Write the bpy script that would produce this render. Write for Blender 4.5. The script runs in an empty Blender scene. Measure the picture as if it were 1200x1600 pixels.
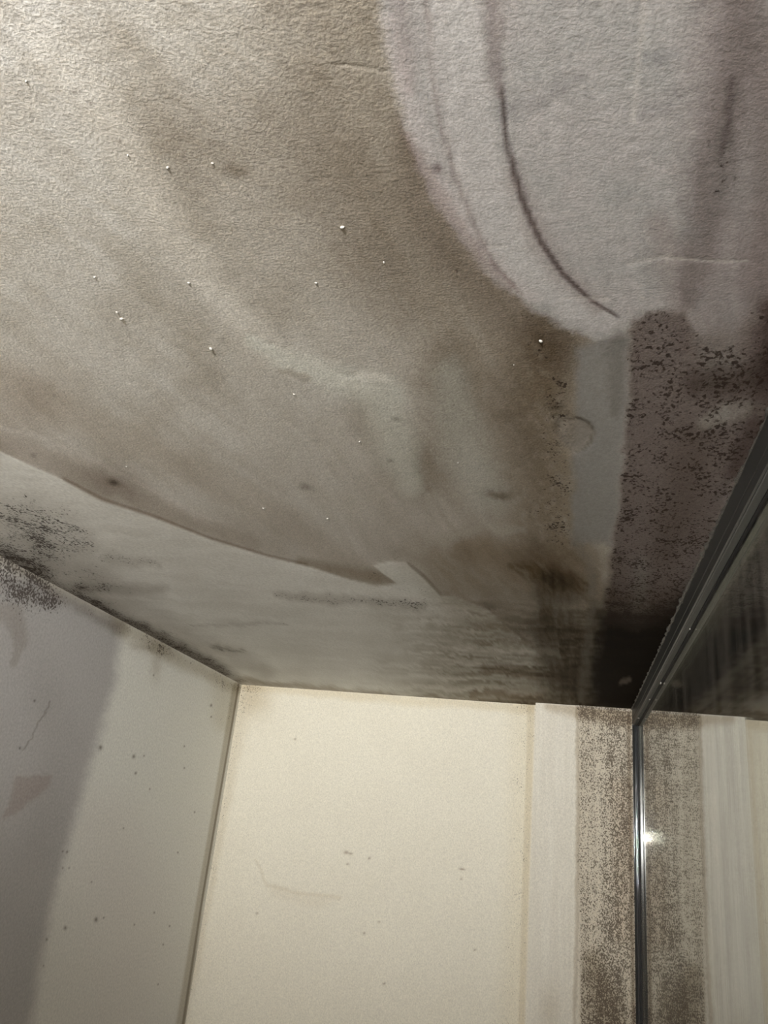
import bpy, bmesh, math, random
import numpy as np
from mathutils import Matrix, Vector

# ------------------------------------------------------------------ camera
H = 0.70                      # metres from the lens up to the ceiling
CAM_Z = 1.80
CEIL = CAM_Z + H
PITCH, YAW, ROLL, FPX = 0.38001786, -0.24391975, 0.10950292, 1262.383
sc = bpy.context.scene
cy, sy = math.cos(YAW), math.sin(YAW)
cp, sp = math.cos(PITCH), math.sin(PITCH)
cr, sr = math.cos(ROLL), math.sin(ROLL)
fw = np.array([sy*cp, cy*cp, sp]); rt = np.array([cy, -sy, 0.0]); up = np.cross(rt, fw)
rt2 = rt*cr + up*sr; up2 = -rt*sr + up*cr
cam_data = bpy.data.cameras.new('camera')
cam = bpy.data.objects.new('camera', cam_data); sc.collection.objects.link(cam)
m = Matrix.Identity(4)
for i in range(3):
    m[i][0] = rt2[i]; m[i][1] = up2[i]; m[i][2] = -fw[i]
m[2][3] = CAM_Z
cam.matrix_world = m
cam_data.sensor_fit = 'HORIZONTAL'; cam_data.sensor_width = 36.0
cam_data.lens = FPX / 1200.0 * 36.0
cam_data.clip_start = 0.02
sc.camera = cam

# ------------------------------------------------------------------ light, world, exposure
world = bpy.data.worlds.new('night'); sc.world = world; world.use_nodes = True
bg = world.node_tree.nodes['Background']
bg.inputs[0].default_value = (0.10, 0.12, 0.16, 1); bg.inputs[1].default_value = 0.03
LAMP = (-0.65*H, -3.3*H, CAM_Z + 0.43*H)      # main lamp of the room, behind the camera
ld = bpy.data.lights.new('lamp', 'SPOT'); ld.energy = 1370; ld.color = (1.0, 0.99, 0.95)
ld.shadow_soft_size = 0.05; ld.spot_size = math.radians(88); ld.spot_blend = 1.0
lamp = bpy.data.objects.new('room_lamp', ld); sc.collection.objects.link(lamp)
lamp.location = LAMP
aim = Vector((-1.6*H, 6*H, CAM_Z + 4.75*H)) - Vector(LAMP)
lamp.rotation_euler = aim.to_track_quat('-Z', 'Y').to_euler()
ld2 = bpy.data.lights.new('ceiling_fill', 'POINT'); ld2.energy = 3.2; ld2.color = (1.0, 0.96, 0.91)  # unseen fill light, added to brighten the top-left ceiling
ld2.shadow_soft_size = 0.06
fill_obj = bpy.data.objects.new('ceiling_fill', ld2); sc.collection.objects.link(fill_obj)
fill_obj.location = (-1.5*H, -0.35*H, CAM_Z + 0.38*H)
sc.view_settings.view_transform = 'Standard'; sc.view_settings.look = 'None'
sc.view_settings.exposure = 0.0; sc.view_settings.gamma = 1.0
sc.view_settings.use_curve_mapping = False
sc.cycles.max_bounces = 14; sc.cycles.glossy_bounces = 14; sc.cycles.transmission_bounces = 14; sc.cycles.transparent_max_bounces = 24
sc.cycles.diffuse_bounces = 5
sc.cycles.sample_clamp_indirect = 0.0

# ------------------------------------------------------------------ helpers
def lin(r, g, b):
    f = lambda c: (c/255/12.92) if c/255 <= 0.04045 else ((c/255+0.055)/1.055)**2.4
    return np.array([f(r), f(g), f(b)])

def link(o, parent=None, kind=None):
    sc.collection.objects.link(o)
    if parent: o.parent = parent
    if kind: o['kind'] = kind
    return o

def mesh_obj(name, verts, faces, mat, parent=None, kind=None, smooth=False):
    me = bpy.data.meshes.new(name); me.from_pydata([tuple(v) for v in verts], [], faces); me.update()
    if smooth:
        me.polygons.foreach_set('use_smooth', [True]*len(me.polygons))
    me.materials.append(mat)
    return link(bpy.data.objects.new(name, me), parent, kind)

def bm_obj(name, bm, mat, parent=None, kind=None, bevel=0, smooth=False):
    if bevel:
        bmesh.ops.bevel(bm, geom=list(bm.edges), offset=bevel, segments=3, affect='EDGES', profile=0.5)
    me = bpy.data.meshes.new(name); bm.to_mesh(me); bm.free()
    if smooth: me.polygons.foreach_set('use_smooth', [True]*len(me.polygons))
    me.materials.append(mat)
    return link(bpy.data.objects.new(name, me), parent, kind)

def add_box(bm, x0, x1, y0, y1, z0, z1):
    vs = [bm.verts.new(p) for p in ((x0,y0,z0),(x1,y0,z0),(x1,y1,z0),(x0,y1,z0),(x0,y0,z1),(x1,y0,z1),(x1,y1,z1),(x0,y1,z1))]
    for f in ((0,3,2,1),(4,5,6,7),(0,1,5,4),(1,2,6,5),(2,3,7,6),(3,0,4,7)):
        bm.faces.new([vs[i] for i in f])

def box(name, x0, x1, y0, y1, z0, z1, mat, parent=None, kind=None, bevel=0):
    bm = bmesh.new(); add_box(bm, x0, x1, y0, y1, z0, z1)
    return bm_obj(name, bm, mat, parent, kind, bevel)

# chart: where on each wall a mark was measured (the marks themselves are stored on the surfaces)
def chart(P):
    d = P - np.array([0, 0, CAM_Z])
    x = d@rt2; y = -(d@up2); w = d@fw
    ok = w > 0.15
    w = np.where(ok, w, 1)
    return np.where(ok, FPX*x/w+600, -9000.0), np.where(ok, FPX*y/w+800, -9000.0)

rng = np.random.RandomState(7)
TAB = rng.rand(256, 256)
def vnoise(x, y):
    xi = np.floor(x).astype(int); yi = np.floor(y).astype(int)
    fx = x-xi; fy = y-yi; fx = fx*fx*(3-2*fx); fy = fy*fy*(3-2*fy)
    a = TAB[xi & 255, yi & 255]; b = TAB[(xi+1) & 255, yi & 255]
    c = TAB[xi & 255, (yi+1) & 255]; d = TAB[(xi+1) & 255, (yi+1) & 255]
    return (a*(1-fx)+b*fx)*(1-fy)+(c*(1-fx)+d*fx)*fy
def fbm(x, y, o=4):
    s = 0; a = 1; t = 0
    for k in range(o):
        s = s+a*vnoise(x*2**k+17.3*k, y*2**k+9.1*k); t += a; a *= 0.55
    return s/t
def sst(a, b, x):
    t = np.clip((x-a)/(b-a), 0, 1); return t*t*(3-2*t)

class Paint:
    """colour, speck density, relief and roughness of one plastered surface"""
    def __init__(s, P, base, seed=0.0, warp=7.0):
        s.px, s.py = chart(P); s.P = P
        s.px0, s.py0 = s.px, s.py
        s.nx = fbm(s.px/26+seed, s.py/26, 4)-0.5; s.ny = fbm(s.px/26+60+seed, s.py/26+33, 4)-0.5
        fx = fbm(s.px/6+3+seed, s.py/6+80, 2)-0.5; fy = fbm(s.px/6+90, s.py/6+11+seed, 2)-0.5
        s.px = s.px+s.nx*2*warp+fx*0.9*warp; s.py = s.py+s.ny*2*warp+fy*0.9*warp
        n = len(P)
        s.col = np.tile(np.array(base), (n, 1)).astype(float)
        s.spk = np.zeros(n); s.hgt = np.zeros(n); s.rgh = np.ones(n)
        s.f1 = fbm(s.px0/9+seed, s.py0/9+5, 3); s.f2 = fbm(s.px0/60+seed, s.py0/60+15, 4)
    def stroke(s, pts, soft=0.5, raw=False):
        """mask of a brushed line; pts = (x, y, full width)"""
        X, Y = (s.px0, s.py0) if raw else (s.px, s.py)
        m = np.zeros(len(X))
        for (x0, y0, w0), (x1, y1, w1) in zip(pts[:-1], pts[1:]):
            dx, dy = x1-x0, y1-y0; L = dx*dx+dy*dy+1e-9
            t = np.clip(((X-x0)*dx+(Y-y0)*dy)/L, 0, 1)
            d = np.hypot(X-x0-t*dx, Y-y0-t*dy); w = (w0+(w1-w0)*t)/2
            m = np.maximum(m, 1-sst((1-soft)*w, (1+soft)*w, d))
        return m
    def poly(s, pts, soft=10, raw=False):
        X, Y = (s.px0, s.py0) if raw else (s.px, s.py)
        ins = np.zeros(len(X), bool); dm = np.full(len(X), 1e9)
        n = len(pts)
        for i in range(n):
            x0, y0 = pts[i]; x1, y1 = pts[(i+1) % n]
            dx, dy = x1-x0, y1-y0
            t = np.clip(((X-x0)*dx+(Y-y0)*dy)/(dx*dx+dy*dy+1e-9), 0, 1)
            dm = np.minimum(dm, np.hypot(X-x0-t*dx, Y-y0-t*dy))
            c = ((y0 > Y) != (y1 > Y)) & (X < (x1-x0)*(Y-y0)/((y1-y0) if y1 != y0 else 1e-9)+x0)
            ins ^= c
        sd = np.where(ins, dm, -dm)
        return sst(-soft, soft, sd)
    def brush(s, deg, ln=70.0, wd=4.0, sd=0.0):
        a = math.radians(deg); u = s.px*math.cos(a)+s.py*math.sin(a); v = -s.px*math.sin(a)+s.py*math.cos(a)
        return np.clip((fbm(u/ln+sd, v/wd+sd, 3)-0.5)*1.8+0.5, 0, 1)
    def blob(s, x, y, rx, ry=None, ang=0, raw=False):
        ry = ry or rx
        X, Y = (s.px0, s.py0) if raw else (s.px, s.py)
        a = math.radians(ang); c, q = math.cos(a), math.sin(a)
        u = ((X-x)*c+(Y-y)*q)/rx; v = (-(X-x)*q+(Y-y)*c)/ry
        return np.exp(-(u*u+v*v)*1.1)
    def tint(s, m, c, k=1.0):
        m = (m*k)[:, None]; s.col = s.col*(1-m)+np.array(c)*m
    def mul(s, m, c, k=1.0):
        m = (m*k)[:, None]; s.col = s.col*(1-m+m*np.array(c))

def plaster_obj(name, P, nu, nv, paint, mat, normal, kind='structure'):
    """grid mesh of nu x nv points carrying its stains as attributes"""
    P = P + np.outer(paint.hgt, normal)
    me = bpy.data.meshes.new(name)
    idx = np.arange(nu*nv).reshape(nv, nu)
    q = np.stack([idx[:-1, :-1], idx[:-1, 1:], idx[1:, 1:], idx[1:, :-1]], -1).reshape(-1, 4)
    me.vertices.add(nu*nv); me.vertices.foreach_set('co', P.astype(np.float32).ravel())
    me.loops.add(q.size); me.loops.foreach_set('vertex_index', q.ravel().astype(np.int32))
    me.polygons.add(len(q)); me.polygons.foreach_set('loop_start', np.arange(0, q.size, 4, dtype=np.int32))
    me.polygons.foreach_set('use_smooth', np.ones(len(q), bool))
    me.update(calc_edges=True); me.validate()
    a = me.color_attributes.new('stain', 'FLOAT_COLOR', 'POINT')
    a.data.foreach_set('color', np.c_[np.clip(paint.col, 0.002, 0.95), np.ones(len(P))].astype(np.float32).ravel())
    for nm, v in (('speck', paint.spk), ('relief', paint.rgh)):
        a = me.attributes.new(nm, 'FLOAT', 'POINT'); a.data.foreach_set('value', v.astype(np.float32))
    me.materials.append(mat)
    o = link(bpy.data.objects.new(name, me), None, kind)
    # flip towards the room if needed
    if me.polygons[0].normal.dot(Vector(normal)) < 0: me.flip_normals()
    return o

# ------------------------------------------------------------------ materials
class NT:
    def __init__(s, name):
        s.m = bpy.data.materials.new(name); s.m.use_nodes = True
        s.t = s.m.node_tree; s.b = s.t.nodes['Principled BSDF']; s.out = s.t.nodes['Material Output']
    def n(s, typ, **kw):
        x = s.t.nodes.new(typ)
        for k, v in kw.items():
            if isinstance(k, str) and hasattr(x, k): setattr(x, k, v)
        return x
    def l(s, a, b): s.t.links.new(a, b)
    def math(s, op, a, b=None, c=None):
        x = s.n('ShaderNodeMath', operation=op)
        for i, v in enumerate((a, b, c)):
            if v is None: continue
            if isinstance(v, (int, float)): x.inputs[i].default_value = v
            else: s.l(v, x.inputs[i])
        return x.outputs[0]

def plaster(name, stretch=(1, 1, 1), spot=110.0, bump=1.0, bscale=160.0, patch=0.30, hollow=0.25, mould=(0.034, 0.022, 0.016)):
    t = NT(name); b = t.b
    geo = t.n('ShaderNodeNewGeometry')
    st = t.n('ShaderNodeAttribute', attribute_name='stain')
    sk = t.n('ShaderNodeAttribute', attribute_name='speck')
    rf = t.n('ShaderNodeAttribute', attribute_name='relief')
    mp = t.n('ShaderNodeMapping'); mp.inputs['Scale'].default_value = stretch
    t.l(geo.outputs['Position'], mp.inputs['Vector'])
    n1 = t.n('ShaderNodeTexNoise'); n1.inputs['Scale'].default_value = spot; n1.inputs['Detail'].default_value = 2.5
    n1.inputs['Roughness'].default_value = 0.55; n1.inputs['Distortion'].default_value = 0.6
    t.l(mp.outputs[0], n1.inputs['Vector'])
    n2 = t.n('ShaderNodeTexNoise'); n2.inputs['Scale'].default_value = spot*0.13; n2.inputs['Detail'].default_value = 3
    t.l(mp.outputs[0], n2.inputs['Vector'])
    # spots appear where fine noise rises above a level set by the local density
    vo = t.n('ShaderNodeTexVoronoi'); vo.inputs['Scale'].default_value = spot*0.95
    t.l(mp.outputs[0], vo.inputs['Vector'])
    dots = t.math('MULTIPLY_ADD', vo.outputs['Distance'], -0.30, 0.62)
    n1o = t.math('ADD', t.math('MULTIPLY', n1.outputs['Fac'], 0.55), t.math('MULTIPLY', dots, 0.45))
    v = t.math('MULTIPLY_ADD', sk.outputs['Fac'], 0.30, n1o)
    v = t.math('ADD', v, t.math('MULTIPLY', t.math('SUBTRACT', n2.outputs['Fac'], 0.5), patch))
    mr = t.n('ShaderNodeMapRange', interpolation_type='SMOOTHSTEP')
    mr.inputs['From Min'].default_value = 0.645; mr.inputs['From Max'].default_value = 0.73
    t.l(v, mr.inputs['Value'])
    pres = t.math('MULTIPLY', mr.outputs[0], t.math('MINIMUM', t.math('MULTIPLY', sk.outputs['Fac'], 4.0), 0.86))
    # faint mottling of the film
    n3 = t.n('ShaderNodeTexNoise'); n3.inputs['Scale'].default_value = spot*0.9; n3.inputs['Detail'].default_value = 4
    t.l(mp.outputs[0], n3.inputs['Vector'])
    mot = t.math('MULTIPLY_ADD', n3.outputs['Fac'], 0.5, 0.75)
    # grime sits in the hollows of the relief
    m3 = t.n('ShaderNodeTexNoise'); m3.inputs['Scale'].default_value = bscale; m3.inputs['Detail'].default_value = 3.0
    m3.inputs['Roughness'].default_value = 0.55
    t.l(geo.outputs['Position'], m3.inputs['Vector'])
    hol = t.math('MULTIPLY', t.math('MULTIPLY', t.math('SUBTRACT', m3.outputs['Fac'], 0.5), rf.outputs['Fac']), hollow)
    mot = t.math('ADD', mot, hol)
    vm = t.n('ShaderNodeVectorMath', operation='SCALE'); t.l(st.outputs['Color'], vm.inputs[0]); t.l(mot, vm.inputs['Scale'])
    mx = t.n('ShaderNodeMix', data_type='RGBA'); t.l(pres, mx.inputs['Factor'])
    t.l(vm.outputs[0], mx.inputs['A']); mx.inputs['B'].default_value = (*mould, 1)
    t.l(mx.outputs['Result'], b.inputs['Base Color'])
    b.inputs['Roughness'].default_value = 0.7; b.inputs['Specular IOR Level'].default_value = 0.03
    # roller / brush relief
    m4 = t.n('ShaderNodeTexNoise'); m4.inputs['Scale'].default_value = bscale*0.22; m4.inputs['Detail'].default_value = 2.0
    t.l(geo.outputs['Position'], m4.inputs['Vector'])
    hsum = t.math('MULTIPLY', t.math('ADD', m3.outputs['Fac'], t.math('MULTIPLY', m4.outputs['Fac'], 0.9)), rf.outputs['Fac'])
    bp = t.n('ShaderNodeBump'); bp.inputs['Strength'].default_value = 1.0; bp.inputs['Distance'].default_value = 0.001*bump
    t.l(hsum, bp.inputs['Height']); t.l(bp.outputs[0], b.inputs['Normal'])
    return t.m

def simple(name, col, rough=0.5, metal=0.0, noise=0.0, nscale=60, spec=0.5, bump=0.0, aniso=0.0, stretch=None):
    t = NT(name); b = t.b
    b.inputs['Roughness'].default_value = rough; b.inputs['Metallic'].default_value = metal
    b.inputs['Specular IOR Level'].default_value = spec
    n = t.n('ShaderNodeTexNoise'); n.inputs['Scale'].default_value = nscale; n.inputs['Detail'].default_value = 4
    g = t.n('ShaderNodeNewGeometry'); mp = t.n('ShaderNodeMapping')
    if stretch: mp.inputs['Scale'].default_value = stretch
    t.l(g.outputs['Position'], mp.inputs[0]); t.l(mp.outputs[0], n.inputs['Vector'])
    r = t.n('ShaderNodeMix', data_type='RGBA'); t.l(n.outputs['Fac'], r.inputs['Factor'])
    r.inputs['A'].default_value = (*[c*(1-noise) for c in col], 1)
    r.inputs['B'].default_value = (*[min(1, c*(1+noise)) for c in col], 1)
    t.l(r.outputs['Result'], b.inputs['Base Color'])
    if bump:
        bp = t.n('ShaderNodeBump'); bp.inputs['Distance'].default_value = bump
        t.l(n.outputs['Fac'], bp.inputs['Height']); t.l(bp.outputs[0], b.inputs['Normal'])
    return t.m

M_CEIL = plaster('mouldy_ceiling_paint', (1.0, 0.7, 1), spot=145, bump=0.65, bscale=260, hollow=1.0)
M_WALLB = plaster('mouldy_wall_paint', (1.2, 1, 0.85), spot=175, bump=0.25, bscale=150, patch=0.16, mould=(0.10, 0.075, 0.055))
M_WALLL = plaster('left_wall_paint', (1, 1, 1), spot=120, bump=0.25, bscale=150, mould=(0.075, 0.06, 0.05))
M_PLAIN = simple('plain_wall_paint', (0.78, 0.76, 0.72), 0.8, noise=0.04, bump=0.0004)
M_FLOOR = simple('grey_floor', (0.40, 0.37, 0.33), 0.5, noise=0.2, nscale=8)
M_FRAME = simple('anthracite_frame', (0.020, 0.021, 0.020), 0.42, noise=0.12, nscale=300)
M_FRAME2 = simple('anthracite_frame_bead', (0.018, 0.020, 0.022), 0.13, noise=0.10, nscale=300)
M_BEAD = simple('grey_glazing_bead', (0.085, 0.086, 0.078), 0.5, noise=0.15, nscale=200)
M_GASKET = simple('black_rubber', (0.008, 0.008, 0.008), 0.7, noise=0.2)
M_SPACER = simple('aluminium_spacer', (0.88, 0.86, 0.80), 0.045, metal=1.0, noise=0.05)
def rolled_metal(name):
    # aluminium rolled along its length: tight highlight up and down, wide across
    t = NT(name); t.t.nodes.remove(t.b)
    v = t.n('ShaderNodeCombineXYZ'); v.inputs[0].default_value = 1.0
    n = t.n('ShaderNodeTexNoise'); n.inputs['Scale'].default_value = 90
    sh = []
    for rr, an in ((0.155, -0.90), (0.34, -0.75)):
        g = t.n('ShaderNodeBsdfAnisotropic', distribution='GGX'); g.inputs['Roughness'].default_value = rr
        g.inputs['Anisotropy'].default_value = an; g.inputs['Color'].default_value = (0.92, 0.90, 0.82, 1)
        t.l(v.outputs[0], g.inputs['Tangent']); sh.append(g)
    k = t.math('MULTIPLY_ADD', n.outputs['Fac'], 0.3, 0.05)
    m_ = t.n('ShaderNodeMixShader'); t.l(k, m_.inputs[0]); t.l(sh[0].outputs[0], m_.inputs[1]); t.l(sh[1].outputs[0], m_.inputs[2])
    t.l(m_.outputs[0], t.out.inputs['Surface'])
    return t.m
M_SPACER = rolled_metal('aluminium_spacer')
M_HOLE = simple('spacer_hole', (0.02, 0.02, 0.02), 0.8)
M_SEAL = simple('old_sealant', (0.06, 0.055, 0.048), 0.4, noise=0.95, nscale=220, bump=0.002)
M_CRUMB = simple('paint_crumb', (0.50, 0.48, 0.44), 0.5, noise=0.1)

def glass_mat(dirt=1.0):
    # thin sheet glass: every face mirrors by Fresnel and lets the rest through
    t = NT('window_glass'); t.t.nodes.remove(t.b)
    g = t.n('ShaderNodeNewGeometry')
    ior = t.math('MULTIPLY_ADD', g.outputs['Backfacing'], 1/1.52-1.52, 1.52)
    fr = t.n('ShaderNodeFresnel'); t.l(ior, fr.inputs['IOR'])
    tr = t.n('ShaderNodeBsdfTransparent'); tr.inputs[0].default_value = (0.97, 0.985, 0.975, 1)
    gl = t.n('ShaderNodeBsdfAnisotropic', distribution='GGX'); gl.inputs['Roughness'].default_value = 0.0
    gl.inputs['Color'].default_value = (0.95, 0.95, 0.95, 1)
    mx = t.n('ShaderNodeMixShader'); t.l(fr.outputs[0], mx.inputs[0]); t.l(tr.outputs[0], mx.inputs[1]); t.l(gl.outputs[0], mx.inputs[2])
    # thin vertical smears of dirt left by wiping
    mp = t.n('ShaderNodeMapping'); mp.inputs['Scale'].default_value = (1, 5, 0.45); t.l(g.outputs['Position'], mp.inputs[0])
    n = t.n('ShaderNodeTexNoise'); n.inputs['Scale'].default_value = 5; n.inputs['Detail'].default_value = 6; n.inputs['Roughness'].default_value = 0.65
    t.l(mp.outputs[0], n.inputs['Vector'])
    f = t.n('ShaderNodeMapRange'); f.inputs['From Min'].default_value = 0.42; f.inputs['From Max'].default_value = 0.72
    f.inputs['To Max'].default_value = 0.38; t.l(n.outputs['Fac'], f.inputs['Value'])
    df = t.n('ShaderNodeBsdfDiffuse'); df.inputs[0].default_value = (0.30, 0.265, 0.235, 1)
    m2 = t.n('ShaderNodeMixShader'); t.l(t.math('MULTIPLY', f.outputs[0], dirt), m2.inputs[0])
    t.l(mx.outputs[0], m2.inputs[1]); t.l(df.outputs[0], m2.inputs[2])
    t.l(m2.outputs[0], t.out.inputs['Surface'])
    return t.m
M_GLASS = glass_mat(0.55)
M_GLASS2 = glass_mat(0.0)

# ------------------------------------------------------------------ room measures
XL = -2.512*H; XF = 0.4455*H; XG = 0.4815*H
YB = 6.07*H; YP = 5.965*H; XP = -0.2165*H; Z_HEAD = CAM_Z + 0.889*H
Y0W = 0.30*H; YR = -5.0*H; ZSILL = 0.42

# ------------------------------------------------------------------ ceiling
nx = 420
xs = np.linspace(XL-0.01, XG+0.06, nx)
inv = np.linspace(1/(0.35+0.35), 1/(YB/H+0.35+0.02), 560)       # rows closer together near by
ys = np.concatenate([[YR-0.05, -2*H, -0.5*H, 0.1*H], (1/inv-0.35)*H])
X, Y = np.meshgrid(xs, ys)
Pc = np.c_[X.ravel(), Y.ravel(), np.full(X.size, CEIL)]
BASE = (0.64, 0.617, 0.58)
c = Paint(Pc, BASE)
BR = (0.62, 0.55, 0.47)        # brown film (multiplied)
#CEILING_PAINT
c.mul(c.blob(640, 760, 330, 220), (0.76, 0.74, 0.71), 0.7)
c.tint(c.blob(-20, -20, 260, 220), (0.78, 0.765, 0.745), 0.9)  # lamplight at the top left painted in as a brighter colour
DG = c.brush(36, 110, 12, 6); DG2 = c.brush(58, 90, 9, 1); wgt = sst(250, 700, c.px)
c.mul(DG*(1-wgt)+DG2*wgt, (0.84, 0.82, 0.79), 0.8)
out = (c.px0 < -400)
# old broad film, patchy
c.mul(np.clip(c.f2*1.6-0.45, 0, 1)*~out, (0.72, 0.68, 0.62), 0.55)
# brown film spreading left of the wiped area
fm = c.stroke([(520, -60, 260), (560, 120, 260), (620, 300, 230), (720, 450, 260), (830, 560, 280)], 0.8)
c.mul(fm, (0.56, 0.51, 0.45), 0.85)
fm = c.stroke([(640, 200, 50), (665, 290, 90), (720, 390, 90), (800, 480, 90), (880, 545, 80)], 0.7)
c.mul(fm, (0.58, 0.53, 0.49), 0.75); c.spk += fm*0.18
c.mul(c.stroke([(190, 60, 60), (240, 200, 110), (300, 380, 150), (420, 470, 120)], 0.98)*(0.5+0.6*c.f1), (0.70, 0.66, 0.60), 0.55)
c.mul(c.stroke([(320, 210, 180), (450, 270, 240), (580, 400, 180)], 0.95), (0.66, 0.62, 0.575), 0.8)
c.tint(c.stroke([(60, 60, 60), (170, 190, 60), (250, 330, 60), (330, 450, 50), (420, 550, 40), (560, 600, 30)], 0.8), (0.78, 0.74, 0.68), 0.35)
c.mul(c.stroke([(170, 380, 30), (230, 450, 40), (300, 530, 50), (340, 590, 30)], 0.8), (0.76, 0.73, 0.68), 0.6)
c.mul(c.blob(0, 640, 120, 90), (0.80, 0.74, 0.70), 0.6)
# brown staining through the middle right
for pts, k in (([(850, 540, 90), (845, 640, 110), (865, 740, 110), (880, 850, 110)], 0.95),
               ([(700, 560, 70), (690, 660, 90), (650, 740, 90)], 0.5),
               ([(760, 600, 70), (790, 700, 90), (820, 800, 80)], 0.5),
               ([(560, 640, 60), (620, 700, 70), (700, 780, 80), (830, 850, 60)], 0.35)):
    s_ = c.stroke(pts, 0.8); c.mul(s_*np.clip(0.5+c.f1, 0, 1), (0.50, 0.44, 0.36), k); c.spk += s_*0.12*k
c.spk += c.stroke([(870, 600, 30), (870, 720, 50), (875, 840, 50)], 0.7)*0.3
# pale greenish smears
GR = (0.66, 0.67, 0.61)
c.tint(c.stroke([(390, 530, 14), (440, 560, 26), (520, 590, 40), (600, 620, 60), (620, 700, 60), (640, 760, 30)], 0.8), GR, 0.5)
c.tint(c.stroke([(700, 590, 50), (720, 680, 70), (760, 770, 60)], 0.9), (0.46, 0.465, 0.42), 0.45)
c.tint(c.stroke([(560, 585, 12), (600, 590, 16)], 0.7), (0.80, 0.77, 0.71), 0.6)
# long brushed bands towards the lower left
c.mul(c.stroke([(-60, 560, 50), (60, 620, 50), (200, 685, 50), (320, 745, 46), (430, 805, 40), (520, 868, 36), (590, 905, 24)], 0.6), (0.78, 0.73, 0.67), 0.5)
c.mul(c.stroke([(-60, 680, 40), (60, 715, 34), (150, 752, 30), (260, 800, 24), (400, 850, 20)], 0.6), (0.74, 0.69, 0.65), 0.6)
c.tint(c.stroke([(-20, 664, 7), (60, 682, 7), (130, 712, 6), (200, 746, 6), (270, 783, 5), (330, 812, 3)], 0.6, True), (0.62, 0.58, 0.54), 0.5)
c.mul(c.blob(178, 754, 55, 26, 20), (0.45, 0.38, 0.33), 0.6); c.mul(c.blob(178, 754, 9, 5, 10, True), (0.15, 0.12, 0.1), 0.95)
c.mul(c.blob(480, 762, 12, 6), (0.3, 0.25, 0.2), 0.6); c.mul(c.blob(370, 268, 22, 10, 20), (0.45, 0.4, 0.33), 0.6)
c.mul(c.blob(620, 655, 8, 3, 20, True), (0.3, 0.25, 0.2), 0.6)
c.mul(c.stroke([(440, 575, 8), (480, 592, 14)], 0.6), (0.6, 0.55, 0.5), 0.6)
for x, y in ((141, 161), (185, 221), (118, 143), (52, 712), (610, 720), (210, 870), (303, 880)):
    c.mul(c.blob(x, y, 4, 4, 0, True), (0.35, 0.3, 0.27), 0.7)
for x, y, r in ((780, 772, 14), (755, 950, 12), (690, 1012, 14), (690, 1034, 8)):
    c.mul(c.blob(x, y, r*1.6, r*0.5, 4), (0.3, 0.24, 0.18), 0.85)

# wiped, cleaner area top right
W = [(585, -80), (596, 20), (618, 120), (640, 210), (672, 290), (715, 362), (770, 430), (830, 482), (890, 515), (945, 535), (975, 522),
     (985, 500), (1030, 484), (1068, 492), (1090, 520), (1150, 524), (1185, 480), (1260, 420), (1260, -80)]
wm = c.poly(W, 9); t_ = sst(1020, 1080, c.px); wm = wm*(1-t_)+c.poly(W, 28)*t_
c.tint(wm, (0.505, 0.477, 0.475), 0.93); c.spk *= (1-wm); c.rgh *= 1-0.35*wm
c.tint(wm*np.clip(c.f2*1.8-0.5, 0, 1), (0.43, 0.428, 0.42), 0.7)
c.tint(c.stroke([(700, -40, 90), (712, 120, 84), (740, 240, 80), (785, 340, 76), (840, 420, 70), (900, 480, 50), (950, 505, 30)], 0.4), (0.62, 0.60, 0.595), 0.6)
c.tint(c.stroke([(605, 30, 26), (640, 180, 30), (690, 300, 30), (760, 405, 30), (830, 465, 24)], 0.7), (0.66, 0.61, 0.605), 0.45)
VW = c.brush(84, 130, 6, 3); c.mul(wm*VW, (0.86, 0.85, 0.85), 0.8); c.hgt += 0.0003*wm*VW
c.mul(c.stroke([(616, -40, 30), (640, 140, 20)], 0.7), (0.85, 0.78, 0.78), 0.6)
c.mul(c.stroke([(664, -20, 7), (672, 80, 8), (690, 200, 9), (710, 272, 9), (738, 345, 8), (770, 410, 7), (815, 460, 5)], 0.8, True), (0.55, 0.48, 0.46), 0.6)
c.mul(c.stroke([(640, 215, 18), (690, 310, 20), (750, 400, 16), (800, 450, 14)], 0.8), (0.70, 0.62, 0.60), 0.7)
c.mul(c.stroke([(770, -20, 28), (774, 90, 26), (782, 150, 14)], 0.6), (0.6, 0.55, 0.54), 0.7)
c.mul(c.stroke([(779, 110, 2), (786, 172, 7), (796, 240, 9), (815, 310, 10), (845, 378, 10), (880, 428, 9), (922, 468, 7), (965, 494, 4)], 0.6, True), (0.22, 0.17, 0.16), 0.85)
c.mul(c.stroke([(800, 260, 24), (830, 350, 34), (870, 420, 34), (930, 480, 20)], 0.9), (0.65, 0.58, 0.56), 0.6)
c.mul(c.blob(684, 263, 10, 8, 60, True), (0.25, 0.2, 0.2), 0.9)
c.mul(c.stroke([(780, 178, 26), (840, 160, 30), (880, 132, 26), (905, 122, 14)], 0.8), (0.72, 0.72, 0.73), 0.6)  # soft bluish shadows painted into the colour, here and in the next two strokes
c.mul(c.stroke([(1015, 90, 26), (1055, 82, 20)], 0.8), (0.70, 0.71, 0.73), 0.6)
c.mul(c.stroke([(1005, 175, 24), (1040, 170, 26), (1055, 140, 16)], 0.8), (0.72, 0.72, 0.73), 0.6)
c.tint(c.stroke([(1004, -20, 9), (1001, 90, 8), (990, 190, 6)], 0.7, True), (0.60, 0.57, 0.54), 0.5)
c.hgt += -0.0005*c.stroke([(1004, -20, 7), (1001, 90, 7), (993, 170, 4), (990, 190, 1)], 0.8, True)
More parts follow.
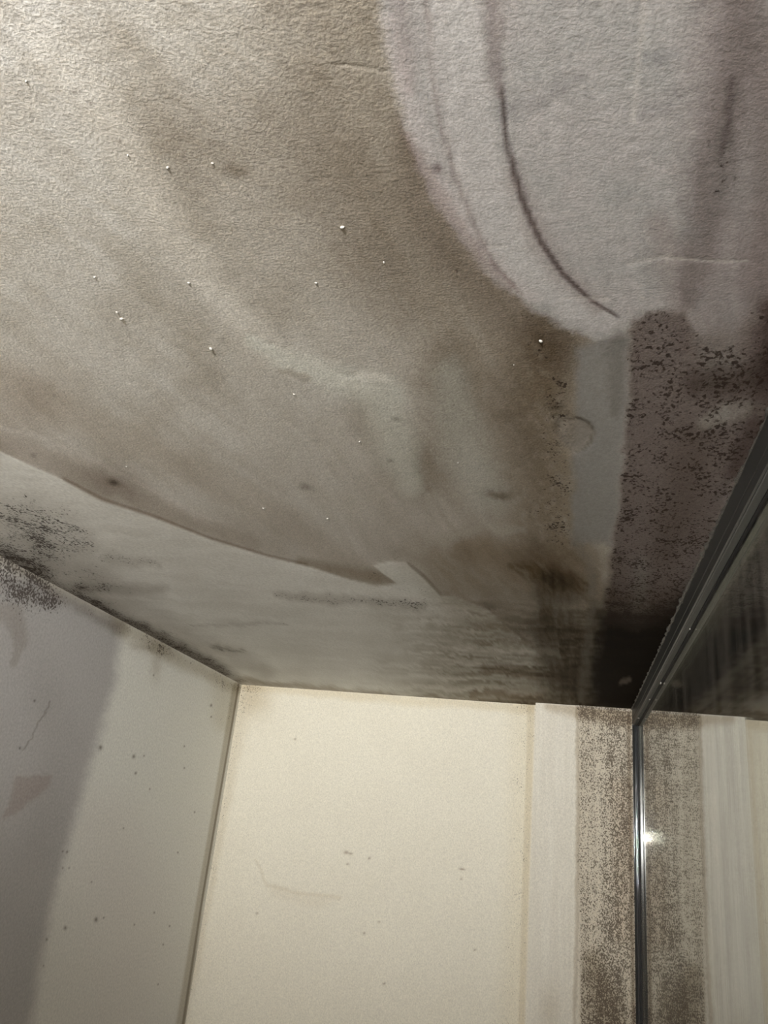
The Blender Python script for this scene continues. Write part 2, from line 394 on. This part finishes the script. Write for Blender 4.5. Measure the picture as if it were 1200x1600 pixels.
# dark vertical streaks at the far right of the wiped area
s_ = c.poly([(1062, -80), (1080, 60), (1066, 260), (1075, 420), (1060, 540), (1260, 560), (1260, -80)], 40)
c.mul(s_, (0.60, 0.54, 0.53), 0.65)
s_ = c.stroke([(1165, -30, 46), (1150, 90, 60), (1132, 190, 60), (1112, 290, 64), (1090, 400, 50), (1076, 470, 30)], 0.7)
c.mul(s_, (0.5, 0.46, 0.44), 0.6); c.spk += s_*0.36*sst(0.3, 0.7, c.f2)
c.mul(c.stroke([(1145, 120, 12), (1138, 200, 16), (1124, 240, 12)], 0.9), (0.4, 0.36, 0.35), 0.7)
c.mul(c.stroke([(1215, 60, 90), (1215, 300, 80), (1190, 440, 70)], 0.8), (0.6, 0.54, 0.52), 0.6); 
c.mul(c.stroke([(1030, 350, 40), (1050, 420, 60), (1060, 480, 30)], 0.9), (0.72, 0.66, 0.64), 0.7)
for pts in ([(765, 386, 4), (795, 385, 4)], [(878, 466, 4), (950, 467, 5)], [(978, 414, 4), (1030, 402, 5), (1110, 408, 4), (1170, 408, 3)]):
    s_ = c.stroke(pts, 0.8, True); c.hgt += -0.0003*s_; c.tint(s_, (0.7, 0.66, 0.62), 0.35)

# mould bed between the wiped area and the window
B = [(985, 500), (1030, 484), (1068, 492), (1088, 520), (1150, 524), (1180, 470), (1260, 420), (1260, 640), (1160, 760), (1080, 940), (1030, 980),
     (945, 975), (955, 860), (968, 760), (978, 640)]
t_ = sst(1060, 1110, c.px); bm_ = c.poly(B, 9)*(1-t_)+c.poly(B, 28)*t_
c.spk += 0.16*c.poly([(980, 500), (1035, 482), (1085, 500), (1080, 640), (975, 640)], 14); c.tint(bm_, (0.145, 0.112, 0.103), 0.88); c.spk = np.maximum(c.spk, bm_*(0.38+0.25*c.f2))
c.tint(c.poly([(1090, 525), (1150, 530), (1160, 590), (1100, 610)], 24)*c.f1, (0.27, 0.25, 0.23), 0.9)
c.tint(c.stroke([(1100, 660, 18), (1140, 645, 26), (1185, 640, 24)], 0.8)*np.clip(c.f1*1.6, 0, 1), (0.33, 0.31, 0.28), 0.85)
c.mul(c.stroke([(1090, 600, 40), (1180, 590, 50), (1230, 560, 60)], 0.8), (0.4, 0.35, 0.32), 0.8)
c.mul(c.stroke([(1200, 480, 30), (1205, 600, 50), (1150, 740, 30)], 0.8), (0.4, 0.32, 0.3), 0.7)
c.mul(c.stroke([(1085, 690, 60), (1060, 800, 60), (1040, 860, 40)], 0.9), (0.6, 0.55, 0.5), 0.6)
c.tint(c.stroke([(1003, 880, 20), (1000, 950, 26)], 0.8), (0.24, 0.22, 0.20), 0.7)
# grey cleaner strip
g_ = c.poly([(900, 545), (985, 520), (978, 640), (968, 760), (955, 850), (893, 850), (896, 720), (900, 640)], 8)
c.tint(g_, (0.27, 0.262, 0.25), 0.88); c.spk *= (1-g_*0.85); c.rgh *= 1-0.5*g_
c.mul(c.stroke([(965, 530, 36), (960, 640, 16)], 0.8), (0.7, 0.68, 0.66), 0.7)
# loose flap of paint
c.hgt += -0.0018*c.poly([(868, 655), (890, 650), (912, 655), (926, 668), (928, 684), (916, 698), (900, 706), (884, 700), (874, 685)], 8)
c.hgt += -0.0016*c.poly([(862, 640), (885, 632), (893, 650), (875, 672)], 8)
c.tint(c.poly([(868, 655), (890, 650), (912, 655), (926, 668), (928, 684), (916, 698), (900, 706), (884, 700), (874, 685)], 5, True), (0.27, 0.24, 0.205), 0.7)
c.mul(c.stroke([(880, 660, 3), (905, 653, 4), (920, 660, 4), (928, 674, 4), (924, 690, 4), (912, 701, 4), (898, 707, 3)], 0.6, True), (0.5, 0.45, 0.4), 0.8)

# lower, smoother strip in front of the far wall
E_ = [(-120, 650), (-10, 700), (50, 728), (100, 750), (160, 782), (240, 808), (330, 843), (420, 870), (480, 884), (545, 905), (590, 916), (622, 912),
      (600, 897), (583, 883), (612, 876), (640, 880), (664, 902), (692, 930), (720, 935)]
L_ = E_ + [(760, 950), (840, 1020), (900, 1100), (1000, 1200), (300, 1200), (-300, 900), (-300, 640)]
lm = c.poly(L_, 1.6, True); lmw = c.poly(L_, 3)
c.tint(lm, (0.82, 0.815, 0.78), 0.95); c.spk *= (1-lm); c.rgh *= 1-0.7*lm
c.hgt += 0.0016*c.poly(L_, 1.4, True)
c.mul(c.stroke([(100, 748, 5), (160, 780, 6), (240, 806, 5), (330, 841, 4), (420, 868, 4), (480, 882, 4)], 0.8, True), (0.5, 0.42, 0.36), 0.7)
c.mul(c.stroke([(470, 878, 16), (540, 896, 22), (590, 902, 22), (612, 908, 10)], 0.7, True)*(1-lm), (0.6, 0.54, 0.46), 0.75)
c.mul(lm*np.clip(c.f2*2-0.6, 0, 1), (0.80, 0.79, 0.77), 0.6)
HB = c.brush(3, 80, 3.5, 4); VB = c.brush(86, 60, 5, 9); DB = c.brush(40, 50, 5, 2)
c.mul(lm*HB, (0.84, 0.83, 0.81), 0.7)
c.tint(c.stroke([(560, 900, 10), (640, 900, 30), (680, 930, 24)], 0.8)*lm, (0.56, 0.56, 0.51), 0.5)
c.mul(c.stroke([(638, 880, 4), (664, 902, 5), (690, 930, 4)], 0.7, True), (0.4, 0.34, 0.28), 0.7)
def low(pts, d, k=0.0, soft=0.9, colr=(0.35, 0.31, 0.27)):
    s_ = c.stroke(pts, soft); c.spk += s_*d
    if k: c.mul(s_, colr, k)
low([(40, 800, 50), (100, 825, 60), (140, 850, 30)], 0.50, 0.25)
low([(-40, 770, 60), (10, 830, 60), (60, 880, 50)], 0.40, 0.35)
low([(170, 868, 20), (250, 882, 12)], 0.45, 0.3)
low([(60, 840, 40), (150, 900, 50)], 0.25, 0.25)
low([(430, 930, 10), (520, 936, 14), (600, 938, 14), (660, 946, 16)], 0.45, 0.35)
low([(540, 890, 20), (680, 930, 40)], 0.25)
low([(300, 975, 5), (450, 972, 5)], 0.3, 0.3); low([(330, 1014, 6), (380, 1018, 5)], 0.3, 0.6)
low([(120, 920, 10), (250, 922, 20)], 0.25, 0.4)
# grime along the left-hand angle
low([(-60, 835, 40), (60, 900, 26), (170, 955, 22), (290, 1018, 24), (373, 1062, 14)], 0.36, 0.55)
low([(100, 925, 10), (190, 966, 14), (300, 1025, 20), (350, 1052, 18)], 0.22, 0.6, 0.9, (0.22, 0.18, 0.15))
low([(20, 880, 60), (150, 920, 50), (300, 1000, 36), (420, 1050, 24)], 0.12, 0.35)
low([(373, 1064, 10), (460, 1072, 9), (600, 1086, 8), (831, 1100, 8)], 0.25, 0.7, 0.9, (0.45, 0.38, 0.3))
# brown film over the right of that strip, darkening to the window corner
xg = sst(650, 1000, c.px+c.nx*90); yg = sst(880, 1000, c.py)
c.mul(xg*yg*(0.55+0.6*HB), (0.30, 0.245, 0.175), 0.85)
c.mul(yg*sst(560, 740, c.px+c.nx*60)*(0.4+0.8*HB), (0.46, 0.42, 0.35), 0.85)
c.spk += 0.16*xg*yg
c.mul(c.poly([(700, 935), (800, 925), (850, 940), (850, 1000), (760, 985)], 26), (0.52, 0.46, 0.38), 0.7*(0.4+0.6*HB.mean()))
c.mul(c.stroke([(760, 1045, 12), (830, 1055, 20), (900, 1060, 26)], 0.8), (0.5, 0.42, 0.34), 0.7)
c.mul(c.stroke([(740, 1083, 12), (850, 1090, 16)], 0.8), (0.55, 0.45, 0.35), 0.6)
c.tint(c.stroke([(800, 1066, 16), (850, 1074, 16)], 0.8)*c.f1*1.5, (0.40, 0.38, 0.33), 0.6)
c.mul(c.poly([(620, 865), (760, 835), (900, 850), (960, 870), (960, 940), (700, 935), (665, 900)], 30)*(0.75+0.25*DB), (0.55, 0.49, 0.41), 0.85)
c.mul(c.stroke([(730, 860, 50), (820, 880, 60), (900, 905, 50)], 0.8), (0.66, 0.58, 0.48), 0.7)
c.mul(c.stroke([(800, 885, 14), (870, 903, 34), (910, 918, 24)], 0.8)*(0.3+0.9*DB), (0.42, 0.36, 0.22), 0.8)
c.mul(c.stroke([(866, 920, 60), (872, 990, 76), (876, 1060, 60), (880, 1100, 50)], 0.5)*(0.55+0.5*VB), (0.26, 0.215, 0.14), 0.9)
dk = c.poly([(935, 955), (1000, 965), (1060, 945), (1120, 900), (1100, 1000), (1040, 1130), (915, 1120), (918, 1040)], 26)
c.tint(dk, (0.011, 0.007, 0.004), 0.98); c.rgh *= 1-0.6*dk; c.mul(c.stroke([(925, 940, 60), (900, 1080, 50)], 0.8), (0.5, 0.43, 0.32), 0.5)
c.tint(c.stroke([(930, 900, 10), (924, 980, 14), (912, 1060, 18), (908, 1090, 12)], 0.8)*np.clip(c.f1*1.5, 0, 1), (0.17, 0.15, 0.12), 0.7)
c.tint(c.stroke([(973, 1062, 7), (985, 1064, 8)], 0.6), (0.16, 0.13, 0.11), 0.8)
c.tint(c.stroke([(640, 862, 14), (700, 842, 16), (760, 822, 14), (820, 830, 12)], 0.8), (0.42, 0.39, 0.34), 0.45)
c.tint(c.stroke([(900, 850, 14), (925, 880, 20), (925, 925, 16)], 0.8), (0.22, 0.20, 0.17), 0.55)
for pts in ([(520, 100, 5), (600, 112, 4)], [(530, 586, 6), (560, 588, 8), (568, 600, 5)], [(395, 525, 5), (430, 545, 4)], [(800, 745, 4), (850, 755, 5), (880, 765, 4)], [(835, 610, 3), (860, 660, 5), (880, 680, 3)]):
    c.hgt += -0.0005*c.stroke(pts, 0.8)
c.col = np.clip(c.col, 0.006, 0.9)
ceiling = plaster_obj('ceiling', Pc, nx, len(ys), c, M_CEIL, np.array([0, 0, -1.0]))

# dried paint nibs standing proud of the ceiling
def on_ceiling(px, py):
    d = (px-600)/FPX*rt2 - (py-800)/FPX*up2 + fw
    return np.array([0, 0, CAM_Z]) + d*(H/d[2])
NIBS = [(330, 545, 5), (535, 355, 5), (845, 533, 5), (262, 262, 4), (332, 255, 3), (200, 243, 3), (190, 498, 4), (183, 488, 3), (41, 127, 3), (460, 616, 3),
        (562, 690, 3), (494, 442, 3), (600, 410, 3), (148, 433, 3), (198, 729, 2), (353, 863, 2), (295, 442, 3), (803, 570, 2), (716, 723, 2), (412, 794, 3), (512, 810, 3)]
bm = bmesh.new()
for i, (x, y, r) in enumerate(NIBS):
    p = on_ceiling(x, y); q = on_ceiling(x+r*0.55, y); s_ = np.linalg.norm(q-p)
    bmesh.ops.create_icosphere(bm, subdivisions=2, radius=1.0, matrix=Matrix.Translation((p[0], p[1], CEIL)) @ Matrix.Rotation(i*1.3, 4, 'Z') @ Matrix.Diagonal((s_, s_*1.5, s_*0.9, 1)))
bm_obj('paint_nib', bm, M_CRUMB, ceiling, 'stuff', smooth=True)

# ------------------------------------------------------------------ back wall, recessed panel and the pier by the window
def wall_grid(u0, u1, nu, v0, v1, nv, f):
    U, V = np.meshgrid(np.linspace(u0, u1, nu), np.linspace(v0, v1, nv))
    return f(U.ravel(), V.ravel())
ZB = CAM_Z-1.35*H
Pb = wall_grid(XL-0.01, XP+0.02, 260, ZB, CEIL, 260, lambda u, v: np.c_[u, np.full(u.size, YB), v])
b = Paint(Pb, (0.85, 0.81, 0.70), 3.0, 4)
b.mul(np.clip(b.f2*1.5-0.4, 0, 1), (0.95, 0.94, 0.93), 0.5)
s_ = b.stroke([(378, 1072, 40), (372, 1130, 26), (350, 1260, 16), (330, 1380, 12), (285, 1600, 14)], 0.9); b.spk += 0.30*s_; b.mul(s_, (0.78, 0.73, 0.66), 0.5)
s_ = b.blob(400, 1092, 26, 30); b.mul(s_, (0.70, 0.63, 0.52), 0.6); b.spk += s_*0.2
s_ = b.stroke([(380, 1074, 10), (500, 1082, 14), (640, 1094, 16), (830, 1106, 14)], 0.9); b.mul(s_, (0.82, 0.75, 0.62), 0.5); b.spk += s_*0.12
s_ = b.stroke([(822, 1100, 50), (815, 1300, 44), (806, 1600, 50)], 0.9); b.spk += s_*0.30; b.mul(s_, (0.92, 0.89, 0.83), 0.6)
b.mul(b.stroke([(830.5, 1090, 13), (826.5, 1250, 12), (821, 1420, 12), (815, 1620, 12)], 0.15, True), (0.74, 0.695, 0.62), 0.6)  # grimy tan band, with the pier's partial shadow painted into its colour
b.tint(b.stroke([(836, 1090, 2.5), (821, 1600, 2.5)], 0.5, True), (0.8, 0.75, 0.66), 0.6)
for x, y, rx, ry in ((541, 1332, 4, 2.5), (548, 1334, 3, 1.6), (543, 1350, 2, 1.4), (722, 1358, 5, 1.6), (721, 1373, 2, 1.4), (461, 1155, 2, 1.5), (569, 1458, 2, 2), (592, 1441, 2, 1.5), (742, 1484, 2, 1.5), (577, 1341, 2, 2), (402, 1427, 2, 1.5), (600, 1537, 2, 2)):
    b.mul(b.blob(x, y, rx, ry, 8, True), (0.35, 0.28, 0.22), 0.85)
b.mul(b.stroke([(400, 1343, 3), (416, 1382, 5), (450, 1392, 4), (530, 1404, 5)], 0.8), (0.86, 0.83, 0.78), 0.6)
b.mul(b.poly([(416, 1382), (450, 1388), (530, 1404), (500, 1420), (425, 1402)], 8), (0.94, 0.92, 0.9), 0.7)
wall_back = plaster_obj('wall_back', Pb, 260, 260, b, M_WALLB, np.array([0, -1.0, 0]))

Pp = wall_grid(XP, XG+0.10, 240, ZB, CEIL, 420, lambda u, v: np.c_[u, np.full(u.size, YP), v])
b = Paint(Pp, (0.82, 0.785, 0.70), 8.0, 3)
vs = fbm(b.px0/5, b.py0/120, 3)           # vertical brush marks
b.mul(vs, (0.86, 0.84, 0.82), 0.8)
heavy = sst(897, 907, b.px0-(b.py0-1100)*0.004+b.nx*4)
b.mul(heavy, (0.80, 0.75, 0.68), 0.8); b.spk += heavy*(0.56+0.25*(vs-0.5))
b.spk += 0.22*sst(860, 900, b.px0+b.nx*30)*(1-heavy)*np.clip(b.f2*2-0.5, 0, 1)
b.mul(b.stroke([(901, 1100, 5), (903, 1350, 6), (897, 1600, 6)], 0.7), (0.62, 0.56, 0.48), 0.6)
b.spk += 0.16*b.stroke([(962, 1150, 40), (966, 1300, 40), (962, 1450, 44), (950, 1600, 50)], 0.8)
b.tint(b.stroke([(970, 1230, 30), (975, 1330, 30), (972, 1460, 26)], 0.9), (0.60, 0.48, 0.36), 0.35)
s_ = b.stroke([(860, 1104, 16), (900, 1110, 24), (990, 1122, 30)], 0.8); b.mul(s_, (0.62, 0.55, 0.46), 0.7); b.spk += s_*0.22
b.tint(b.stroke([(838, 1098, 3), (985, 1110, 3)], 0.7, True), (0.7, 0.66, 0.6), 0.5)
s_ = b.stroke([(925, 1500, 30), (940, 1560, 60), (955, 1620, 60)], 0.8); b.mul(s_, (0.5, 0.45, 0.38), 0.6); b.spk += s_*0.1
s_ = b.blob(866, 1395, 16, 30); b.spk += s_*0.2; b.spk += b.blob(856, 1570, 20, 40)*0.25; b.mul(b.blob(858, 1580, 16, 40), (0.7, 0.66, 0.6), 0.5)
b.mul(b.stroke([(982, 1120, 6), (985, 1300, 6), (990, 1600, 6)], 0.7, True), (0.35, 0.3, 0.25), 0.7)
b.spk = np.where(b.px0 > 995, 0.5, b.spk)
pier = plaster_obj('wall_pier', Pp, 240, 420, b, M_WALLB, np.array([0, -1.0, 0]))
mesh_obj('pier_return', [(XP, YP, ZB), (XP, YB+0.02, ZB), (XP, YB+0.02, CEIL), (XP, YP, CEIL)], [(0, 1, 2, 3)], M_PLAIN, pier)

# ------------------------------------------------------------------ left wall
Pl = wall_grid(2.2*H, YB, 640, ZB-0.3*H, CEIL, 560, lambda u, v: np.c_[np.full(u.size, XL), u, v])
b = Paint(Pl, (0.81, 0.80, 0.755), 21.0, 5)
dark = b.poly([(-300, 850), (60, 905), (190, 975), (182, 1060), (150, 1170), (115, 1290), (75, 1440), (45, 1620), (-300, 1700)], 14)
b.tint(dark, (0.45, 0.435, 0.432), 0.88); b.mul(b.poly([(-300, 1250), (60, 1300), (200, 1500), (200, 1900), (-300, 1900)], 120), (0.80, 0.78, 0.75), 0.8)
b.tint(b.poly([(185, 1020), (372, 1080), (350, 1200), (260, 1330), (110, 1330), (150, 1170)], 60)*(1-dark), (0.84, 0.84, 0.78), 0.5)
b.tint(b.stroke([(160, 1300, 120), (200, 1450, 120), (180, 1600, 140)], 0.9)*(1-dark), (0.74, 0.70, 0.66), 0.5)
b.mul(b.stroke([(40, 1000, 60), (100, 1150, 60), (60, 1330, 60)], 0.9)*b.f2*1.5, (0.86, 0.85, 0.84), 0.6)
s_ = b.stroke([(-20, 880, 60), (40, 910, 60), (80, 935, 30)], 0.8); b.spk += s_*0.62; b.mul(s_, (0.55, 0.5, 0.47), 0.4)
s_ = b.stroke([(-20, 930, 50), (40, 950, 50), (90, 950, 26)], 0.8); b.spk += s_*0.34
s_ = b.stroke([(0, 868, 20), (60, 902, 22), (130, 945, 26), (190, 982, 26)], 0.7); b.mul(s_, (0.62, 0.58, 0.53), 0.8); b.spk += s_*0.2
s_ = b.stroke([(190, 975, 30), (280, 1030, 24), (372, 1076, 18)], 0.9); b.mul(s_, (0.72, 0.68, 0.60), 0.8); b.spk += s_*0.22
s_ = b.blob(250, 1014, 26, 16, 20)+0.6*b.blob(243, 1045, 10, 22)+0.5*b.blob(225, 1012, 30, 6, 15); b.mul(np.clip(s_, 0, 1), (0.55, 0.50, 0.43), 0.7); b.spk += s_*0.34
s_ = b.poly([(330, 1060), (375, 1070), (360, 1150), (335, 1130)], 14); b.spk += s_*0.25; b.mul(s_, (0.8, 0.77, 0.7), 0.6)
b.mul(b.stroke([(369, 1072, 11), (352, 1170, 10), (334, 1280, 10), (312, 1410, 11), (283, 1600, 16)], 0.4, True), (0.66, 0.62, 0.55), 0.8)
b.mul(b.stroke([(373, 1069, 3), (356, 1170, 3), (337, 1280, 3), (315, 1410, 3), (286, 1600, 4)], 0.5, True), (0.35, 0.3, 0.26), 0.7)
b.mul(b.poly([(25, 1212), (82, 1212), (80, 1225), (60, 1243), (5, 1280)], 4), (0.84, 0.77, 0.74), 0.9)
b.mul(b.stroke([(-10, 955, 30), (20, 960, 34), (32, 1000, 20), (20, 1040, 10)], 0.5), (0.80, 0.76, 0.72), 0.8)
b.mul(b.stroke([(78, 1095, 3), (60, 1130, 3), (38, 1175, 2)], 0.8), (0.6, 0.56, 0.52), 0.7)
for x, y, r in ((98, 1330, 2), (108, 1356, 2), (105, 1331, 3), (98, 1356, 2), (143, 1378, 2), (150, 1437, 5), (162, 1434, 2), (102, 1450, 4), (73, 1468, 3), (241, 1426, 2), (265, 1447, 2), (255, 1476, 2), (209, 1182, 4), (212, 1208, 3), (225, 1181, 2), (157, 1168, 5), (288, 1200, 2), (288, 1166, 2), (304, 1269, 2), (278, 1332, 2), (193, 1294, 2), (210, 1445, 2), (68, 1509, 2), (247, 1538, 2), (54, 1095, 3), (330, 1102, 3), (330, 1120, 2), (240, 1055, 2), (31, 1169, 3), (234, 1233, 2)):
    b.mul(b.blob(x, y, r*0.6, r*0.8, 10, True), (0.22, 0.18, 0.15), 0.85)
b.spk += 0.10*np.clip(b.f2*2-0.9, 0, 1)
wall_left = plaster_obj('wall_left', Pl, 640, 560, b, M_WALLL, np.array([1.0, 0, 0]))

# ------------------------------------------------------------------ unseen rest of the room shell
box('floor', XL-0.1, XG+0.3, YR-0.1, YB+0.1, -0.05, 0.0, M_FLOOR, None, 'structure')
def quad(name, vs, mat, parent=None, kind='structure'):
    return mesh_obj(name, vs, [(0, 1, 2, 3)], mat, parent, kind)
ZL = ZB-0.3*H
bmx = bmesh.new(); add_box(bmx, XL-0.12, XL, YR, 2.2*H, 0, CEIL); add_box(bmx, XL-0.12, XL, 2.2*H, YB, 0, ZL)
bm_obj('wall_surface', bmx, M_PLAIN, wall_left)
box('wall_surface', XL, XG+0.12, YB, YB+0.12, 0, ZB, M_PLAIN, wall_back)
box('wall_rear', XL-0.12, XG+0.2, YR-0.12, YR, 0, CEIL, M_PLAIN, None, 'structure')
bmx = bmesh.new(); add_box(bmx, XF, XF+0.2, YR, Y0W, 0, CEIL); add_box(bmx, XF, XF+0.2, Y0W, YP, 0, ZSILL)
bm_obj('wall_right', bmx, M_PLAIN, None, 'structure')

# ------------------------------------------------------------------ window
win = bpy.data.objects.new('window_1', None); link(win, None, 'structure'); win.location = (XF, Y0W, ZSILL)
bpy.context.view_layer.update()
def wchild(o):
    o.parent = win; o.matrix_parent_inverse = win.matrix_world.inverted(); return o
XO = XG+0.060                                     # outer side of frame
Y1J = YP-0.020                                    # the jamb's face towards the room's front
# head: upper body, stepped bead beside the glass
zh = Z_HEAD; zt = CEIL-0.0015
prof = [(XF, zt), (XF, zt-0.046), (XF+0.0025, zt-0.047), (XF+0.0025, zt-0.050), (XF, zt-0.051), (XF, zh+0.003), (XF+0.003, zh), (XG-0.005, zh), (XG-0.005, zh+0.01), (XO, zh+0.01), (XO, zt)]
n = len(prof)
vv = [(x, Y0W, z) for x, z in prof]+[(x, YP-0.001, z) for x, z in prof]
ff = [(i, (i+1) % n, n+(i+1) % n, n+i) for i in range(n)]+[tuple(range(n))[::-1], tuple(range(n, 2*n))]
wchild(mesh_obj('head_frame', vv, ff, M_FRAME))
# lighter clip-in bead on the underside of the head
wchild(box('glazing_bead', XF+0.004, XG-0.006, Y0W, Y1J, zh-0.004, zh+0.001, M_BEAD, bevel=0.0012))
# jamb against the pier, with rounded nosing
def profile_z(name, pts, z0, z1, mat, smooth=False):
    n = len(pts); vv = [(x, y, z0) for x, y in pts]+[(x, y, z1) for x, y in pts]
    ff = [(i, (i+1) % n, n+(i+1) % n, n+i) for i in range(n)]+[tuple(range(n))[::-1], tuple(range(n, 2*n))]
    return wchild(mesh_obj(name, vv, ff, mat, smooth=smooth))
r = 0.008
arc = [(XF+0.003+r-r*math.cos(a), Y1J+r-r*math.sin(a)) for a in np.linspace(0, math.pi/2, 32)]
profile_z('jamb_frame', [(XF, YP-0.0005), (XF, Y1J+r+0.003), (XF+0.003, Y1J+r+0.003)]+arc+[(XG-0.006, Y1J), (XG-0.006, Y1J+0.012), (XO, Y1J+0.012), (XO, YP-0.0005)], ZSILL, zh, M_FRAME2)
box_ = box('jamb_frame', XF, XO, Y0W, Y0W+0.05, ZSILL, zh, M_FRAME, bevel=0.002); wchild(box_)
wchild(box('sill_frame', XF, XO, Y0W+0.05, Y1J, ZSILL, ZSILL+0.06, M_FRAME, bevel=0.002))
# gaskets
wchild(box('gasket', XG-0.0055, XG-0.0003, Y0W+0.05, Y1J, zh-0.006, zh+0.008, M_GASKET))
wchild(box('gasket', XG-0.0055, XG-0.0003, Y1J-0.004, Y1J+0.010, ZSILL+0.06, zh-0.006, M_GASKET))
# double glazing
T1 = 0.004; GAP = 0.012
wchild(box('glass_pane', XG, XG+T1, Y0W+0.04, Y1J+0.011, ZSILL+0.05, zh+0.009, M_GLASS))
wchild(box('glass_pane', XG+T1+GAP, XG+2*T1+GAP, Y0W+0.04, Y1J+0.011, ZSILL+0.05, zh+0.009, M_GLASS2))
sx0, sx1 = XG+T1+0.0004, XG+T1+GAP-0.0004
ysf = Y1J-0.004
# spacer bar between the panes: rolled aluminium with three rounded ribs and punched holes
prs = []
for q in range(3):
    w3 = (sx1-sx0)/3
    for a in np.linspace(0, math.pi, 7)[(1 if q else 0):]:
        prs.append((sx0+w3*(q+0.5)-math.cos(a)*w3/2, ysf+0.0025-math.sin(a)*0.0002))
prs += [(sx1, ysf+0.007), (sx0, ysf+0.007)]
spacer = profile_z('spacer_bar', prs, ZSILL+0.06, zh-0.008, M_SPACER)
wchild(box('spacer_bar', sx0, sx1, Y0W+0.05, Y1J, zh-0.006, zh+0.001, M_SPACER))
bmx = bmesh.new(); z = CAM_Z-1.2*H
while z < zh-0.012:
    for xx in (sx0+0.0028, sx1-0.0028):
        add_box(bmx, xx-0.0016, xx+0.0016, ysf+0.0018, ysf+0.003, z-0.0026, z+0.0022)
    z += 0.0125
o = bm_obj('perforation', bmx, M_HOLE, None, 'stuff'); o.parent = spacer; o.matrix_parent_inverse = spacer.matrix_world.inverted()
# ragged sealant along the ceiling
ns = 420; yy = np.linspace(Y0W, YP-0.005, ns); vv = []; ff = []
rr = 0.0012+0.0038*np.clip(fbm(yy*55, yy*0+3, 3)*2.4-0.9, 0, 1)+0.004*np.exp(-((yy/H-3.2)/0.5)**2)*fbm(yy*30, yy*0, 2)
K = 6
for i in range(ns):
    for k in range(K):
        a = math.pi*(0.5+0.5*k/(K-1))+0.0
        vv.append((XF+math.cos(a)*rr[i]*1.4+0.0002, yy[i], zt+0.0012+math.sin(-a)*rr[i]*1.5))
for i in range(ns-1):
    for k in range(K-1):
        ff.append((i*K+k, i*K+k+1, (i+1)*K+k+1, (i+1)*K+k))
wchild(mesh_obj('sealant', vv, ff, M_SEAL, smooth=True))
# blob of filler where head meets jamb, and a few stuck crumbs
def bead(name, pts, mat, kind=None):
    bm = bmesh.new()
    for (x, y, z, a, bb, cc) in pts:
        bmesh.ops.create_icosphere(bm, subdivisions=2, radius=1, matrix=Matrix.Translation((x, y, z)) @ Matrix.Diagonal((a, bb, cc, 1)))
    return wchild(bm_obj(name, bm, mat, None, kind, smooth=True))
bead('end_cap', [(XF+0.007, Y1J+0.004, CEIL-0.045, 0.006, 0.008, 0.036)], M_FRAME2)
#WINDOW_CRUMBS
bead('crumb', [(XG-0.012, 4.9*H, zh-0.0045, 0.003, 0.010, 0.003), (XG-0.006, 4.4*H, zh-0.0065, 0.003, 0.012, 0.004),
               (XG-0.016, 5.6*H, zh-0.0045, 0.005, 0.010, 0.002), (XG-0.008, 3.3*H, zh-0.006, 0.002, 0.006, 0.002)], M_CRUMB, 'stuff')

for o_, lb, ct in ((ceiling, 'off-white roller-textured ceiling with brown and black mould, wiped pale patch and peeling edge', 'ceiling'),
                   (wall_back, 'cream painted far wall panel below the ceiling, brightest surface', 'wall'),
                   (pier, 'narrow projecting wall strip beside the window, speckled with black mould', 'wall'),
                   (wall_left, 'grey shaded left wall with mould spots along the ceiling line', 'wall'),
                   (win, 'dark anthracite framed double-glazed window mirroring the mouldy wall at night', 'window')):
    o_['label'] = lb; o_['category'] = ct
